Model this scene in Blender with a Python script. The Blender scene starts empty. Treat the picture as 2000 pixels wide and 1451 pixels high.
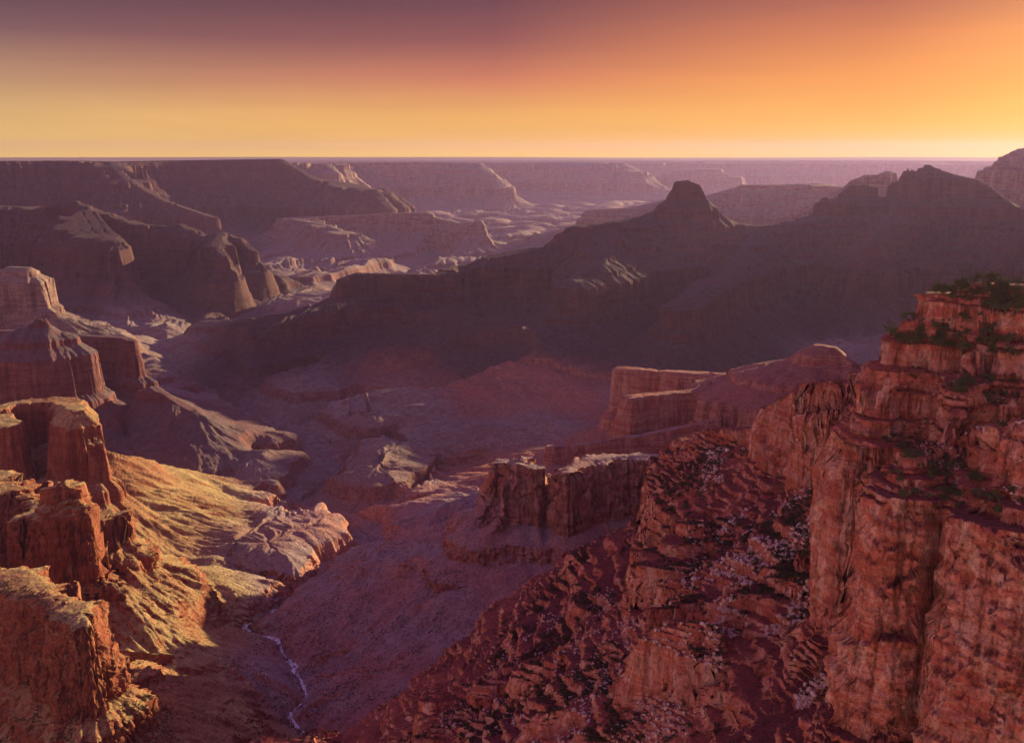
import bpy, math, random
import numpy as np

C = bpy.context.scene.collection
rad = math.radians

# ------------------------------------------------------------------ camera, sky, sun, exposure
F_PX, CX, CY, PITCH = 1921.0, 1000.0, 725.5, rad(12.57)      # photograph is 2000 x 1451
cam_d = bpy.data.cameras.new('camera')
cam = bpy.data.objects.new('camera', cam_d)
C.objects.link(cam)
cam.location = (0, 0, 0)
cam.rotation_euler = (rad(90) - PITCH, 0, 0)
cam_d.sensor_width = 36.0
cam_d.lens = 36.0 * F_PX / 2000.0
cam_d.clip_start = 1.0
cam_d.clip_end = 300000.0
bpy.context.scene.camera = cam

SUN_AZ, SUN_EL = rad(44.0), rad(10.0)
GLOW_AZ = rad(33.0)                           # middle of the bright part of the sky          # azimuth to the right of the view axis
SUN_STRENGTH, EXPOSURE = 5.0, 1.02
HAZE_DENSITY = 0.95e-5

sc = bpy.context.scene
sc.view_settings.view_transform = 'Standard'
sc.view_settings.look = 'None'
sc.view_settings.gamma = 1.0
sc.view_settings.use_curve_mapping = False
sc.view_settings.exposure = EXPOSURE
sc.render.engine = 'CYCLES'
sc.cycles.use_denoising = True
sc.cycles.max_bounces = 6
sc.cycles.diffuse_bounces = 3
sc.cycles.volume_bounces = 1
sc.cycles.sample_clamp_indirect = 4.0


def lin(c):
    out = []
    for v in c:
        v = v / 255.0
        out.append(v / 12.92 if v <= 0.04045 else ((v + 0.055) / 1.055) ** 2.4)
    return (out[0], out[1], out[2], 1.0)


class NT:
    """small helper to write node trees"""
    def __init__(self, tree):
        self.t = tree
        tree.nodes.clear()

    def n(self, kind, **kw):
        nd = self.t.nodes.new(kind)
        for k, v in kw.items():
            if k.startswith('_'):
                setattr(nd, k[1:], v)
        return nd

    def link(self, a, b):
        self.t.links.new(a, b)

    def put(self, sock, v):
        if isinstance(v, bpy.types.NodeSocket):
            self.link(v, sock)
        else:
            sock.default_value = v

    def math(self, op, a, b=None, c=None, clamp=False):
        nd = self.n('ShaderNodeMath', _operation=op, _use_clamp=clamp)
        self.put(nd.inputs[0], a)
        if b is not None:
            self.put(nd.inputs[1], b)
        if c is not None:
            self.put(nd.inputs[2], c)
        return nd.outputs[0]

    def mapr(self, v, a, b, c=0.0, d=1.0, smooth=False):
        nd = self.n('ShaderNodeMapRange', _clamp=True)
        if smooth:
            nd.interpolation_type = 'SMOOTHSTEP'
        self.put(nd.inputs[0], v)
        nd.inputs[1].default_value = a
        nd.inputs[2].default_value = b
        nd.inputs[3].default_value = c
        nd.inputs[4].default_value = d
        return nd.outputs[0]

    def mix(self, f, a, b, mode='MIX'):
        nd = self.n('ShaderNodeMix', _data_type='RGBA', _blend_type=mode, _clamp_factor=True)
        self.put(nd.inputs[0], f)
        self.put(nd.inputs[6], a)
        self.put(nd.inputs[7], b)
        return nd.outputs[2]

    def ramp(self, f, stops, interp='LINEAR'):
        nd = self.n('ShaderNodeValToRGB')
        cr = nd.color_ramp
        cr.interpolation = interp
        while len(cr.elements) < len(stops):
            cr.elements.new(0.5)
        for e, (p, c) in zip(cr.elements, stops):
            e.position = p
            e.color = c
        self.put(nd.inputs[0], f)
        return nd.outputs[0]

    def noise(self, vec, scale, detail=4.0, rough=0.55, dist=0.0):
        nd = self.n('ShaderNodeTexNoise')
        self.link(vec, nd.inputs['Vector'])
        nd.inputs['Scale'].default_value = scale
        nd.inputs['Detail'].default_value = detail
        nd.inputs['Roughness'].default_value = rough
        nd.inputs['Distortion'].default_value = dist
        return nd.outputs[0]

    def vmul(self, vec, s):
        nd = self.n('ShaderNodeVectorMath', _operation='MULTIPLY')
        self.link(vec, nd.inputs[0])
        nd.inputs[1].default_value = s
        return nd.outputs[0]


world = bpy.data.worlds.new('World')
sc.world = world
world.use_nodes = True
w = NT(world.node_tree)
geo = w.n('ShaderNodeNewGeometry')
dirv = w.n('ShaderNodeVectorMath', _operation='SCALE')
w.link(geo.outputs['Incoming'], dirv.inputs[0])
dirv.inputs['Scale'].default_value = -1.0
sep = w.n('ShaderNodeSeparateXYZ')
w.link(dirv.outputs[0], sep.inputs[0])
elev = w.math('MULTIPLY', w.math('ARCSINE', sep.outputs[2]), 180.0 / math.pi)
hl = w.math('SQRT', w.math('ADD', w.math('MULTIPLY', sep.outputs[0], sep.outputs[0]),
                           w.math('ADD', w.math('MULTIPLY', sep.outputs[1], sep.outputs[1]), 1e-6)))
caz = w.math('DIVIDE', w.math('ADD', w.math('MULTIPLY', sep.outputs[0], math.sin(GLOW_AZ)),
                              w.math('MULTIPLY', sep.outputs[1], math.cos(GLOW_AZ))), hl)
# elevation 0..90 compressed so the low sky has most of the ramp
te = w.math('POWER', w.math('MAXIMUM', w.math('DIVIDE', elev, 90.0), 0.0), 0.5)
tp = lambda e: (e / 90.0) ** 0.5
ZEN = (0.22, 0.135, 0.40, 1)
MID = (0.23, 0.105, 0.25, 1)
left = w.ramp(te, [(0, lin((244, 198, 80))), (tp(2), lin((220, 175, 110))), (tp(4), lin((184, 140, 105))),
                   (tp(6), lin((126, 84, 84))), (tp(8.4), lin((82, 54, 66))), (tp(20), MID), (1, ZEN)])
cen = w.ramp(te, [(0, lin((255, 200, 52))), (tp(2), lin((242, 170, 76))), (tp(4), lin((206, 112, 74))),
                  (tp(6), lin((148, 70, 64))), (tp(8.4), lin((108, 46, 56))), (tp(20), MID), (1, ZEN)])
right = w.ramp(te, [(0, lin((255, 190, 26))), (tp(2), lin((255, 174, 38))), (tp(4), lin((252, 152, 38))),
                    (tp(6), lin((230, 126, 48))), (tp(8.4), lin((172, 82, 50))), (tp(20), MID), (1, ZEN)])
back = w.ramp(te, [(0, (1.08, 0.62, 0.50, 1)), (tp(10), (1.08, 0.58, 0.50, 1)), (tp(25), MID), (1, ZEN)])
skc = w.mix(w.mapr(caz, -0.3, 0.46, smooth=True), back, left)
skc = w.mix(w.mapr(caz, 0.46, 0.83), skc, cen)
skc = w.mix(w.mapr(caz, 0.83, 0.995), skc, right)
sund = (math.sin(SUN_AZ) * math.cos(SUN_EL), math.cos(SUN_AZ) * math.cos(SUN_EL), math.sin(SUN_EL))
stre = w.noise(w.vmul(dirv.outputs[0], (2.2, 2.2, 26.0)), 1.0, 4, .55)
skc = w.mix(1.0, skc, w.ramp(stre, [(.25, (.90, .89, .90, 1)), (.75, (1.1, 1.1, 1.09, 1))]), 'MULTIPLY')
dt = w.n('ShaderNodeVectorMath', _operation='DOT_PRODUCT')
w.link(dirv.outputs[0], dt.inputs[0])
dt.inputs[1].default_value = (math.sin(GLOW_AZ), math.cos(GLOW_AZ), math.sin(rad(4.5)))
glow = w.math('POWER', w.mapr(dt.outputs['Value'], 0.97, 1.0), 2.0)
skc = w.mix(glow, skc, (.25, 0.14, 0.03, 1), 'ADD')
nish = w.n('ShaderNodeTexSky', _sky_type='NISHITA', _sun_disc=False)
nish.sun_elevation = SUN_EL
nish.sun_rotation = SUN_AZ
nish.altitude = 2000.0
bg1 = w.n('ShaderNodeBackground')
w.link(nish.outputs[0], bg1.inputs[0])
bg1.inputs[1].default_value = 0.004
bg2 = w.n('ShaderNodeBackground')
w.link(skc, bg2.inputs[0])
bg2.inputs[1].default_value = 0.455
addb = w.n('ShaderNodeAddShader')
w.link(bg1.outputs[0], addb.inputs[0])
w.link(bg2.outputs[0], addb.inputs[1])
wo = w.n('ShaderNodeOutputWorld')
w.link(addb.outputs[0], wo.inputs[0])

sun_d = bpy.data.lights.new('sun', 'SUN')
sun_d.energy = SUN_STRENGTH
sun_d.angle = rad(0.5)
sun_d.color = (1.0, 0.78, 0.42)
sun = bpy.data.objects.new('sun', sun_d)
C.objects.link(sun)
from mathutils import Vector
sun.rotation_euler = Vector(sund).to_track_quat('Z', 'Y').to_euler()

# ------------------------------------------------------------------ terrain
QUAL = 1.0
ct, st_ = math.cos(PITCH), math.sin(PITCH)


def ray(px, py):
    xc, yc = (px - CX) / F_PX, -(py - CY) / F_PX
    return np.array([xc, ct + yc * st_, -st_ + yc * ct])


def at(px, py, D):
    """world point seen at photograph pixel (px, py) and horizontal distance D metres"""
    d = ray(px, py)
    return d * (D / math.hypot(d[0], d[1]))


def atz(px, py, z):
    d = ray(px, py)
    return d * (z / d[2])


# rock strata: (bottom elevation, steepness) from the rim down; z = 0 is the viewpoint
STRATA = [(60, 1.2), (-80, 0.75), (-94, .4), (-110, 5), (-117, .3), (-134, 5), (-143, .3), (-168, 6), (-186, .36),
          (-322, 9), (-385, .62), (-450, 5), (-500, .6), (-522, 4), (-560, .6), (-578, 4), (-612, .6), (-640, 5),
          (-688, .6), (-708, 4), (-745, .55), (-890, 8), (-915, .7), (-948, 4), (-1060, .6), (-1130, .42), (-1165, .25),
          (-1200, .3), (-1245, 2.2), (-2200, .6)]
_z, _s = [420.0], [0.0]
for zb, sl in STRATA:
    _s.append(_s[-1] + (_z[-1] - zb) / sl)
    _z.append(zb)
SZ = np.array(_z)
SS = -np.array(_s)                    # potential, falls with depth


def S(z):
    return np.interp(-np.asarray(z), -SZ, SS)


def Sinv(u):
    return np.interp(-u, -SS, SZ)


# landforms: name, label, category, noise amplitude, list of (steepness factor, [(px, py, D), ...])
LF = []


def landform(name, label, cat, polys, amp=1.0, mat='far', w=0.005, rag=None):
    LF.append(dict(name=name, label=label, cat=cat, polys=polys, amp=amp, mat=mat, w=w, rag=(.4 if mat in ('near', 'left', 'mid', 'butte', 'terrace') else 0.0) if rag is None else rag))


landform('rim_mesa', 'long flat-topped dark mesa along the left skyline with pale cliff band', 'mesa', [
    (1.0, [(-500, 318, 13500), (-200, 316, 13800), (0, 315, 14000), (120, 314, 14200), (215, 316, 14000), (245, 330, 13600)]),
    (1.0, [(215, 316, 14600), (330, 314, 15000), (450, 312, 15200), (545, 311, 15000), (580, 330, 14600), (620, 352, 14300)]),
    (1.0, [(215, 316, 14000), (250, 352, 13000), (330, 395, 12600), (420, 425, 12300)]),
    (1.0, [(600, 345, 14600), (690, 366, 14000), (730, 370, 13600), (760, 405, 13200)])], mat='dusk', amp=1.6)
landform('stepped_spur', 'hazy stepped spur with a small pointed knob above the valley in the centre distance', 'ridge', [
    (1.0, [(560, 425, 13000), (700, 420, 12600), (830, 414, 12300), (865, 428, 12300), (900, 436, 12000), (928, 434, 11800)]),
    (2.0, [(925, 438, 11800), (935, 430, 11750), (940, 436, 11700)]),
    (1.0, [(560, 425, 12800), (640, 440, 11800), (680, 455, 11500)])])
landform('hazy_mesa', 'second flat-topped mesa behind the long left mesa, with stepped end', 'mesa', [
    (1.0, [(545, 317, 18500), (640, 320, 18500), (650, 330, 18000)]),
    (1.0, [(660, 318, 21500), (800, 317, 22000), (935, 319, 22000), (960, 340, 21500), (985, 365, 21000)])], amp=2)
landform('hazy_mesa', 'pale violet mesa ending in a slope left of the dark butte', 'mesa', [
    (1.0, [(930, 319, 26000), (1080, 318, 26000), (1215, 319, 26000), (1250, 335, 25500), (1290, 362, 25000), (1340, 385, 24500)])], amp=2)
landform('hazy_mesa', 'faintest hazy mesa with low domes right behind the dark butte', 'mesa', [
    (1.0, [(1220, 319, 33000), (1300, 318, 33000), (1500, 319, 33500), (1800, 319, 33000), (1900, 322, 32500), (2150, 318, 32000)]),
    (1.0, [(1290, 345, 28500), (1330, 331, 28500), (1390, 330, 28500), (1420, 345, 28500)])], amp=2)
landform('stepped_hills', 'dark blue ridge of stepped hills with a knob below the left mesa', 'ridge', [
    (1.0, [(-400, 400, 10200), (-100, 398, 10000), (60, 404, 9800), (100, 408, 9700), (125, 400, 9600)]),
    (1.6, [(120, 402, 9600), (145, 392, 9500), (165, 402, 9400)]),
    (1.0, [(165, 404, 9400), (210, 418, 9300), (270, 438, 9100), (330, 442, 9100), (352, 438, 9100), (372, 448, 9000)]),
    (1.0, [(372, 448, 9000), (400, 462, 8900), (432, 454, 8800), (465, 465, 8700), (495, 490, 8500)]),
    (1.0, [(165, 404, 9400), (195, 455, 8700), (225, 470, 8300)]),
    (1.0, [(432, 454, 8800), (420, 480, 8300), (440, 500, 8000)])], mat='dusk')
landform('pinnacle_ridge', 'rock pinnacles over a sunlit slope at the left edge', 'ridge', [
    (1.3, [(-300, 515, 6700), (-80, 520, 6600), (10, 528, 6600), (22, 521, 6500), (50, 522, 6450), (62, 545, 6400)]),
    (1.0, [(60, 548, 6400), (78, 560, 6350)])])
landform('grey_ridge', 'grey flat ridge behind the dark knobbed butte', 'ridge', [
    (1.0, [(1010, 470, 12500), (1080, 452, 12200), (1135, 440, 11500)]),
    (1.0, [(1152, 410, 11200), (1230, 406, 11000), (1300, 390, 11000), (1360, 392, 11000)]),
    (1.0, [(1380, 382, 12500), (1455, 361, 12500), (1530, 361, 12500), (1600, 358, 12300), (1630, 364, 12000), (1700, 370, 12000)])])
landform('serrated_ridge', 'violet serrated ridge left of the largest dark butte', 'ridge', [
    (1.2, [(1530, 435, 10000), (1600, 400, 9800), (1665, 352, 9600), (1690, 342, 9600), (1715, 342, 9600), (1735, 334, 9600), (1745, 350, 9600), (1800, 360, 9600)])], w=.0025)
landform('sunward_peak', 'amber hazy peak at the right edge under the sun', 'peak', [
    (1.3, [(1910, 350, 11000), (1925, 333, 10900), (1955, 318, 10800), (1985, 300, 10800), (2010, 285, 10800), (2080, 262, 10900), (2200, 290, 11000), (2400, 330, 11000)])], w=.0025)
landform('dark_butte', 'knobbed near-black butte standing on the long dark ridge', 'butte', [
    (1.5, [(1292, 404, 7000), (1306, 378, 7000), (1322, 358, 7000), (1345, 354, 7000), (1368, 362, 7000), (1378, 384, 7000)]),
    (2.4, [(1322, 355, 7000), (1345, 352, 7000)]),
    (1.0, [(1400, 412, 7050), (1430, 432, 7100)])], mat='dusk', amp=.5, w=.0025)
landform('dark_ridge', 'long near-black ridge stepping down leftward to a cliff-edged point', 'ridge', [
    (1.0, [(1430, 434, 7100), (1480, 441, 7200), (1540, 437, 7300), (1600, 424, 7500)]),
    (1.0, [(1290, 408, 7000), (1250, 424, 6900), (1130, 441, 6750), (1112, 462, 6700), (1078, 480, 6650), (960, 502, 6600),
           (935, 518, 6550), (905, 531, 6500), (860, 536, 6450), (780, 535, 6400), (700, 533, 6300), (665, 545, 6200)]),
    (1.0, [(1200, 440, 6800), (1160, 500, 6000), (1120, 545, 5600)]),
    (1.0, [(1480, 445, 7200), (1440, 520, 6200), (1370, 580, 5400), (1330, 600, 5200)]),
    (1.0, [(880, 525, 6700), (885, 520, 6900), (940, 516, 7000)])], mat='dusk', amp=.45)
landform('great_butte', 'largest near-black butte with a knob on top at right', 'butte', [
    (1.3, [(1628, 402, 7800), (1640, 378, 7800), (1660, 364, 7800), (1690, 361, 7800), (1712, 365, 7900)]),
    (1.2, [(1740, 358, 8000), (1775, 347, 8000), (1795, 335, 8000), (1812, 322, 8000), (1832, 330, 8000), (1860, 340, 8000), (1905, 350, 7900),
           (1935, 366, 7800), (1965, 390, 7700), (1985, 414, 7600)]),
    (1.0, [(1985, 414, 7600), (2010, 440, 7500), (2080, 480, 7400), (2250, 520, 7400), (2600, 540, 7500)]),
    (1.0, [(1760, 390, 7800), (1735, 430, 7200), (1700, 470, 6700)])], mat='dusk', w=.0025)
RW = -742.0        # elevation of the main cliff edge
landform('terraced_butte', 'terraced red butte with a small flat cap in the light shafts', 'butte', [
    (1.0, [(1580, 684, 3150), (1600, 674, 3150), (1622, 678, 3150)]),
    (.55, [(1500, 712, 3250), (1560, 694, 3180), (1630, 690, 3150), (1690, 716, 3100), (1760, 735, 3150), (1900, 740, 3300)]),
    (1.2, [(1500, 712, 3250), (1440, 745, 3200), (1340, 764, RW), (1250, 772, RW), (1225, 776, RW)]),
    (1.2, [(1500, 712, 3400), (1440, 732, RW), (1330, 726, RW), (1210, 718, RW)])], mat='terrace', amp=.25, w=.005)
landform('red_butte', 'rounded red rock tower joined to a lower fluted wall', 'butte', [
    (.5, [(1000, 902, 2345), (1012, 898, 2345), (1028, 903, 2345)]), (.6, [(1028, 905, 2345), (1062, 930, 2360), (1085, 935, 2400)]),
    (1.2, [(1085, 935, 2400), (1110, 915, RW), (1150, 897, RW), (1220, 889, RW), (1290, 889, RW), (1400, 880, 2450), (1600, 860, 2450)]),
    (1.2, [(1075, 872, 2750), (1120, 868, 2780), (1250, 850, 2850), (1400, 820, 2900)]),
    (.9, [(1000, 930, 2340), (965, 985, 2300), (930, 1035, 2240)])], mat='butte', amp=.15, w=.004, rag=.3)
landform('crimson_spur', 'crimson boulder-strewn spur with rock ledges sloping down from the right', 'ridge', [
    (1.05, [(1690, 800, 870), (1640, 825, 980), (1560, 840, 1060), (1490, 838, 1090), (1450, 838, 1118)], 110),
    (1.9, [(1450, 838, 1118), (1400, 838, 1150), (1335, 856, 1200), (1303, 892, 1220)], 110),
    (1.9, [(1303, 895, 1220), (1290, 985, 1236), (1200, 1060, 1213), (1150, 1085, 1207), (1085, 1125, 1196)], 130),
    (1.9, [(1085, 1125, 1196), (1078, 1185, 1190), (960, 1260, 1162), (885, 1372, 1142), (812, 1440, 1140), (780, 1520, 1120), (760, 1700, 1050)], 170)],
    mat='near', amp=.16)
landform('rock_towers', 'row of broken rock towers above the crimson spur', 'rock', [
    (1.6, [(1500, 800, 1050), (1530, 778, 1030), (1560, 765, 1020), (1585, 775, 1010)]),
    (1.6, [(1612, 772, 975), (1628, 748, 965), (1650, 745, 950), (1690, 748, 905)])], mat='near', amp=.14, w=.008, rag=.08)
landform('orange_cliff', 'tall orange streaked cliff with shrubby benches at right', 'cliff', [
    (3.2, [(2000, 548, 690), (2300, 530, 690)], 55),
    (3.5, [(1818, 566, 690), (1880, 560, 690), (2000, 548, 690)], 55),
    (3.5, [(1818, 566, 690), (1790, 612, 684), (1745, 640, 684), (1735, 672, 686), (1705, 705, 690), (1698, 745, 730), (1695, 800, 800)], 55),
    (2.2, [(2350, 1100, -184), (2200, 1060, -184), (2000, 996, -184), (1900, 962, -184), (1850, 935, -184), (1800, 912, -184), (1745, 915, -184)], 55),
    (2.2, [(2000, 820, 560), (1900, 840, 590), (1850, 850, 600), (1775, 882, 575)], 55),
    (2.5, [(1850, 850, 600), (1880, 720, 660), (1900, 600, 690)], 55)], mat='near', amp=.12)
landform('dome_mesa', 'dark mesa with a small dome at the left edge', 'mesa', [
    (1.0, [(-300, 640, RW), (-100, 645, RW), (0, 645, RW), (40, 645, RW), (120, 650, RW), (180, 656, RW), (240, 658, RW), (256, 664, RW)]),
    (1.2, [(45, 642, 4080), (80, 623, 4060), (120, 649, 4050)]),
    (1.0, [(300, 755, 4010), (375, 800, 3900)])], mat='mesa_shade', amp=.3, rag=.3)
landform('square_crag', 'square red crag above the golden slope at left', 'cliff', [
    (1.2, [(-300, 770, RW), (-100, 790, RW), (-20, 800, RW), (30, 786, RW), (90, 781, RW), (128, 782, RW), (150, 800, 2930)]),
    (1.5, [(-200, 830, RW), (-40, 820, RW), (0, 812, RW), (18, 830, RW)]),
    (1.2, [(150, 830, 2920), (185, 865, 2850)])], mat='left', rag=.75, amp=.5)
landform('rock_pinnacle', 'narrow red rock pinnacle below the square crag', 'rock', [
    (4.0, [(108, 950, 2180), (122, 942, 2180), (138, 948, 2175), (150, 985, 2160)]),
    (1.0, [(170, 1010, -822), (222, 1008, -824)])], mat='left', rag=.75, amp=.5)
landform('shaded_cliff', 'shaded crimson cliff wall below the pinnacle at left', 'cliff', [
    (1.1, [(-300, 930, RW), (-60, 940, RW), (0, 950, RW), (60, 972, RW), (90, 985, RW), (115, 995, RW)])], mat='left', rag=.75, amp=.5)
landform('fluted_cliff', 'fluted orange sunlit cliff in the lower left corner', 'cliff', [
    (1.1, [(-300, 1080, RW), (-100, 1100, RW), (0, 1118, RW), (50, 1150, RW), (130, 1178, RW), (165, 1200, RW)]),
    (1.0, [(200, 1300, -895), (260, 1345, -935), (390, 1425, -1020)])], mat='left', rag=.75, amp=.4)
# unseen wall added right of the view to shade the air; gaps admit light
for s0_, s1_ in ((480, 880), (1080, 1300), (1560, 1930)):
    n_ = max(2, int((s1_ - s0_) / 60))
    landform('added_shade_wall', ('nearest' if s0_ < 500 else 'middle' if s0_ < 1200 else 'farthest') + ' stretch of an unseen wall added to shade the air at right', 'plateau', [
        (9.0, [(.633 * q_ / .367, q_ / .367, 320 + 30 * math.sin(q_ * .031), 0) for q_ in np.linspace(s0_, s1_, n_)])], mat='mid', amp=.05, rag=0)
landform('talus_slope', 'dark rubble slope fanning from the foot of the orange cliff, speckled with shrubs and pale rocks', 'slope', [], mat='near')
NLF = len(LF)
TALUS = [(.21, [(645, 600, -905), (760, 598, -900), (900, 620, -900), (1020, 650, -915)]), (.5, [(40, 885, -890), (130, 880, -885), (200, 895, -900)]), (.55, [(110, 1095, -890), (190, 1110, -900)]),
         (.45, [(990, 1070, -935), (1150, 1010, -915), (1300, 1000, -915), (1450, 960, -915)]), (.4, [(1230, 880, -900), (1400, 860, -900)]),
         (.9, [(1600, 895, -312), (1665, 915, -268), (1680, 1010, -285), (1692, 1150, -312), (1712, 1290, -322), (1800, 1400, -324), (1900, 1520, -326)])]
FLOOR = NLF
FARP = NLF + 1

CREEKS = [   # (px, py, z) drainage lines of the valley floor
    [(640, 1600, -1150), (600, 1451, -1160), (560, 1415, -1163), (590, 1385, -1165), (582, 1320, -1168), (540, 1280, -1172), (470, 1235, -1176), (520, 1205, -1180), (580, 1170, -1184),
     (660, 1120, -1190), (740, 1078, -1196), (720, 1050, -1200), (650, 1015, -1208), (600, 985, -1214), (640, 940, -1222), (650, 900, -1230), (560, 850, -1240),
     (450, 790, -1250), (350, 720, -1260), (310, 680, -1266), (400, 650, -1272), (520, 615, -1280), (640, 585, -1290), (760, 560, -1295), (820, 530, -1300), (880, 510, -1300)],
    [(582, 1335, -1168), (660, 1345, -1158), (760, 1320, -1100)],
    [(582, 1320, -1168), (660, 1280, -1150), (760, 1230, -1080)],
    [(470, 1235, -1176), (380, 1180, -1120), (300, 1140, -1020)],
    [(560, 1415, -1163), (420, 1390, -1100), (320, 1330, -1000)],
    [(740, 1078, -1196), (830, 1088, -1150), (880, 1040, -1130)],
    [(580, 1170, -1184), (480, 1130, -1150), (330, 1080, -1010)],
    [(650, 1015, -1208), (560, 1010, -1190), (470, 1000, -1150), (420, 960, -1100)],
    [(650, 1015, -1208), (760, 1010, -1190), (860, 985, -1150)],
    [(650, 900, -1230), (560, 905, -1200), (430, 910, -1170), (300, 885, -1130)],
    [(650, 900, -1230), (740, 880, -1200), (880, 885, -1150)],
    [(560, 850, -1240), (700, 800, -1220), (850, 780, -1180), (960, 740, -1120)],
    [(450, 790, -1250), (600, 740, -1220), (760, 700, -1180)],
    [(310, 680, -1266), (450, 690, -1230), (600, 670, -1200)],
    [(310, 680, -1266), (180, 640, -1230), (60, 615, -1200)],
    [(400, 650, -1272), (300, 590, -1230), (200, 560, -1180)],
]

# ---- noise
_rng = np.random.default_rng(7)
_ang = _rng.random(1024) * 2 * np.pi
GX, GY = np.cos(_ang).astype(np.float32), np.sin(_ang).astype(np.float32)
_g3 = _rng.normal(size=(1024, 3))
_g3 /= np.linalg.norm(_g3, axis=1)[:, None]
G3 = _g3.astype(np.float32)


def _hash(ix, iy, seed):
    h = ix.astype(np.uint32) * np.uint32(374761393) + iy.astype(np.uint32) * np.uint32(668265263) + np.uint32((seed * 2246822519) & 0xffffffff)
    h = (h ^ (h >> np.uint32(13))) * np.uint32(1274126177)
    return h ^ (h >> np.uint32(16))


def perlin(x, y, seed=0):
    ix = np.floor(x).astype(np.int64)
    iy = np.floor(y).astype(np.int64)
    fx = (x - ix).astype(np.float32)
    fy = (y - iy).astype(np.float32)
    ux = fx * fx * fx * (fx * (fx * 6 - 15) + 10)
    uy = fy * fy * fy * (fy * (fy * 6 - 15) + 10)

    def g(a, b):
        k = _hash(ix + a, iy + b, seed) & np.uint32(1023)
        return GX[k] * (fx - a) + GY[k] * (fy - b)
    n0 = g(0, 0)
    n0 += ux * (g(1, 0) - n0)
    n1 = g(0, 1)
    n1 += ux * (g(1, 1) - n1)
    return (n0 + uy * (n1 - n0)) * 1.5


def perlin3(x, y, z, seed=0):
    ix, iy, iz = (np.floor(v).astype(np.int64) for v in (x, y, z))
    fx, fy, fz = (x - ix).astype(np.float32), (y - iy).astype(np.float32), (z - iz).astype(np.float32)
    q = lambda f: f * f * f * (f * (f * 6 - 15) + 10)
    ux, uy, uz = q(fx), q(fy), q(fz)
    tot = 0
    for a in (0, 1):
        for b in (0, 1):
            for c in (0, 1):
                k = _hash(ix + a + (iz + c) * 7919, iy + b + (iz + c) * 104729, seed) & np.uint32(1023)
                g = G3[k]
                d = g[:, 0] * (fx - a) + g[:, 1] * (fy - b) + g[:, 2] * (fz - c)
                tot = tot + d * (ux if a else 1 - ux) * (uy if b else 1 - uy) * (uz if c else 1 - uz)
    return tot * 1.5


def erosion(x, y, dx, dy, seed):
    """stripes that run down the slope; (dx, dy) is the unit contour direction"""
    ix = np.floor(x).astype(np.int64)
    iy = np.floor(y).astype(np.int64)
    fx = (x - ix).astype(np.float32)
    fy = (y - iy).astype(np.float32)
    va = np.zeros_like(fx)
    wt = np.zeros_like(fx)
    for i in (-1, 0, 1):
        for j in (-1, 0, 1):
            k = _hash(ix + i, iy + j, seed)
            hx = (k & np.uint32(1023)).astype(np.float32) / 1023.0
            hy = ((k >> np.uint32(10)) & np.uint32(1023)).astype(np.float32) / 1023.0
            px, py = fx - i - hx, fy - j - hy
            ww = np.exp(-2.2 * (px * px + py * py))
            va += np.cos((px * dx + py * dy) * 6.28) * ww
            wt += ww
    return va / (wt + 1e-4)


# ---- coarse field on a polar grid round the viewpoint
NCC = int(440 * max(QUAL, .6))
AZ0, AZ1 = rad(-44), rad(58)
_t = np.linspace(0, 1, 4001)
_azs = AZ0 + (AZ1 - AZ0) * _t
_dens = np.where(np.abs(_azs) < rad(31.5), 1.0, 0.16)
_cum = np.concatenate([[0], np.cumsum((_dens[1:] + _dens[:-1]) / 2)])
_cum /= _cum[-1]
az_of = lambda f: np.interp(f, _cum, _azs)
f_of_az = lambda a: np.interp(a, _azs, _cum)
azc = az_of(np.linspace(0, 1, NCC))
NRC = 2200
R0, R1 = 60.0, 42000.0
lr0, lr1 = math.log(R0), math.log(R1)
rc = np.exp(np.linspace(lr0, lr1, NRC))
AZ, RR = np.meshgrid(azc, rc, indexing='ij')
XC, YC = (RR * np.sin(AZ)), (RR * np.cos(AZ))
xs, ys = XC.ravel(), YC.ravel()
u0 = np.full(xs.size, -1e9)
own = np.full(xs.size, FLOOR, np.int16)
drop = np.full(xs.size, 1e4)
zcr = np.full(xs.size, 200.0)
for li, L in enumerate(LF):
    for pl in L['polys']:
        k, pts = pl[0], pl[1]
        d1 = pl[2] if len(pl) > 2 else 1e9
        P = np.array([p[:3] if len(p) > 3 else (at(*p) if p[2] > 0 else atz(*p)) for p in pts], float)
        lo, hi = P[:, :2].min(0) - 2600, P[:, :2].max(0) + 2600
        if P[:, 1].mean() > 9000:
            lo -= 3000
            hi += 3000
        m = np.where((xs > lo[0]) & (xs < hi[0]) & (ys > lo[1]) & (ys < hi[1]))[0]
        X, Y = xs[m], ys[m]
        bu = np.full(m.size, -1e9)
        bd = np.full(m.size, 1e9)
        bz = np.full(m.size, 200.0)
        for a in range(len(P) - 1):
            d = P[a + 1, :2] - P[a, :2]
            t = np.clip(((X - P[a, 0]) * d[0] + (Y - P[a, 1]) * d[1]) / (d @ d + 1e-9), 0, 1)
            dist = np.hypot(X - P[a, 0] - t * d[0], Y - P[a, 1] - t * d[1])
            zz = P[a, 2] + t * (P[a + 1, 2] - P[a, 2])
            de = np.maximum(dist - L['w'] * np.hypot(X, Y), 0)
            u = S(zz) - np.minimum(de, d1) * k - np.maximum(de - d1, 0)
            b = u > bu
            bu[b] = u[b]
            bd[b] = dist[b]
            bz[b] = zz[b]
        b = bu > u0[m]
        mm = m[b]
        u0[mm] = bu[b]
        own[mm] = li
        drop[mm] = bd[b]
        zcr[mm] = bz[b]
u0 = u0.reshape(XC.shape)
own = own.reshape(XC.shape)
drop = drop.reshape(XC.shape)
zcr = zcr.reshape(XC.shape)
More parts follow.
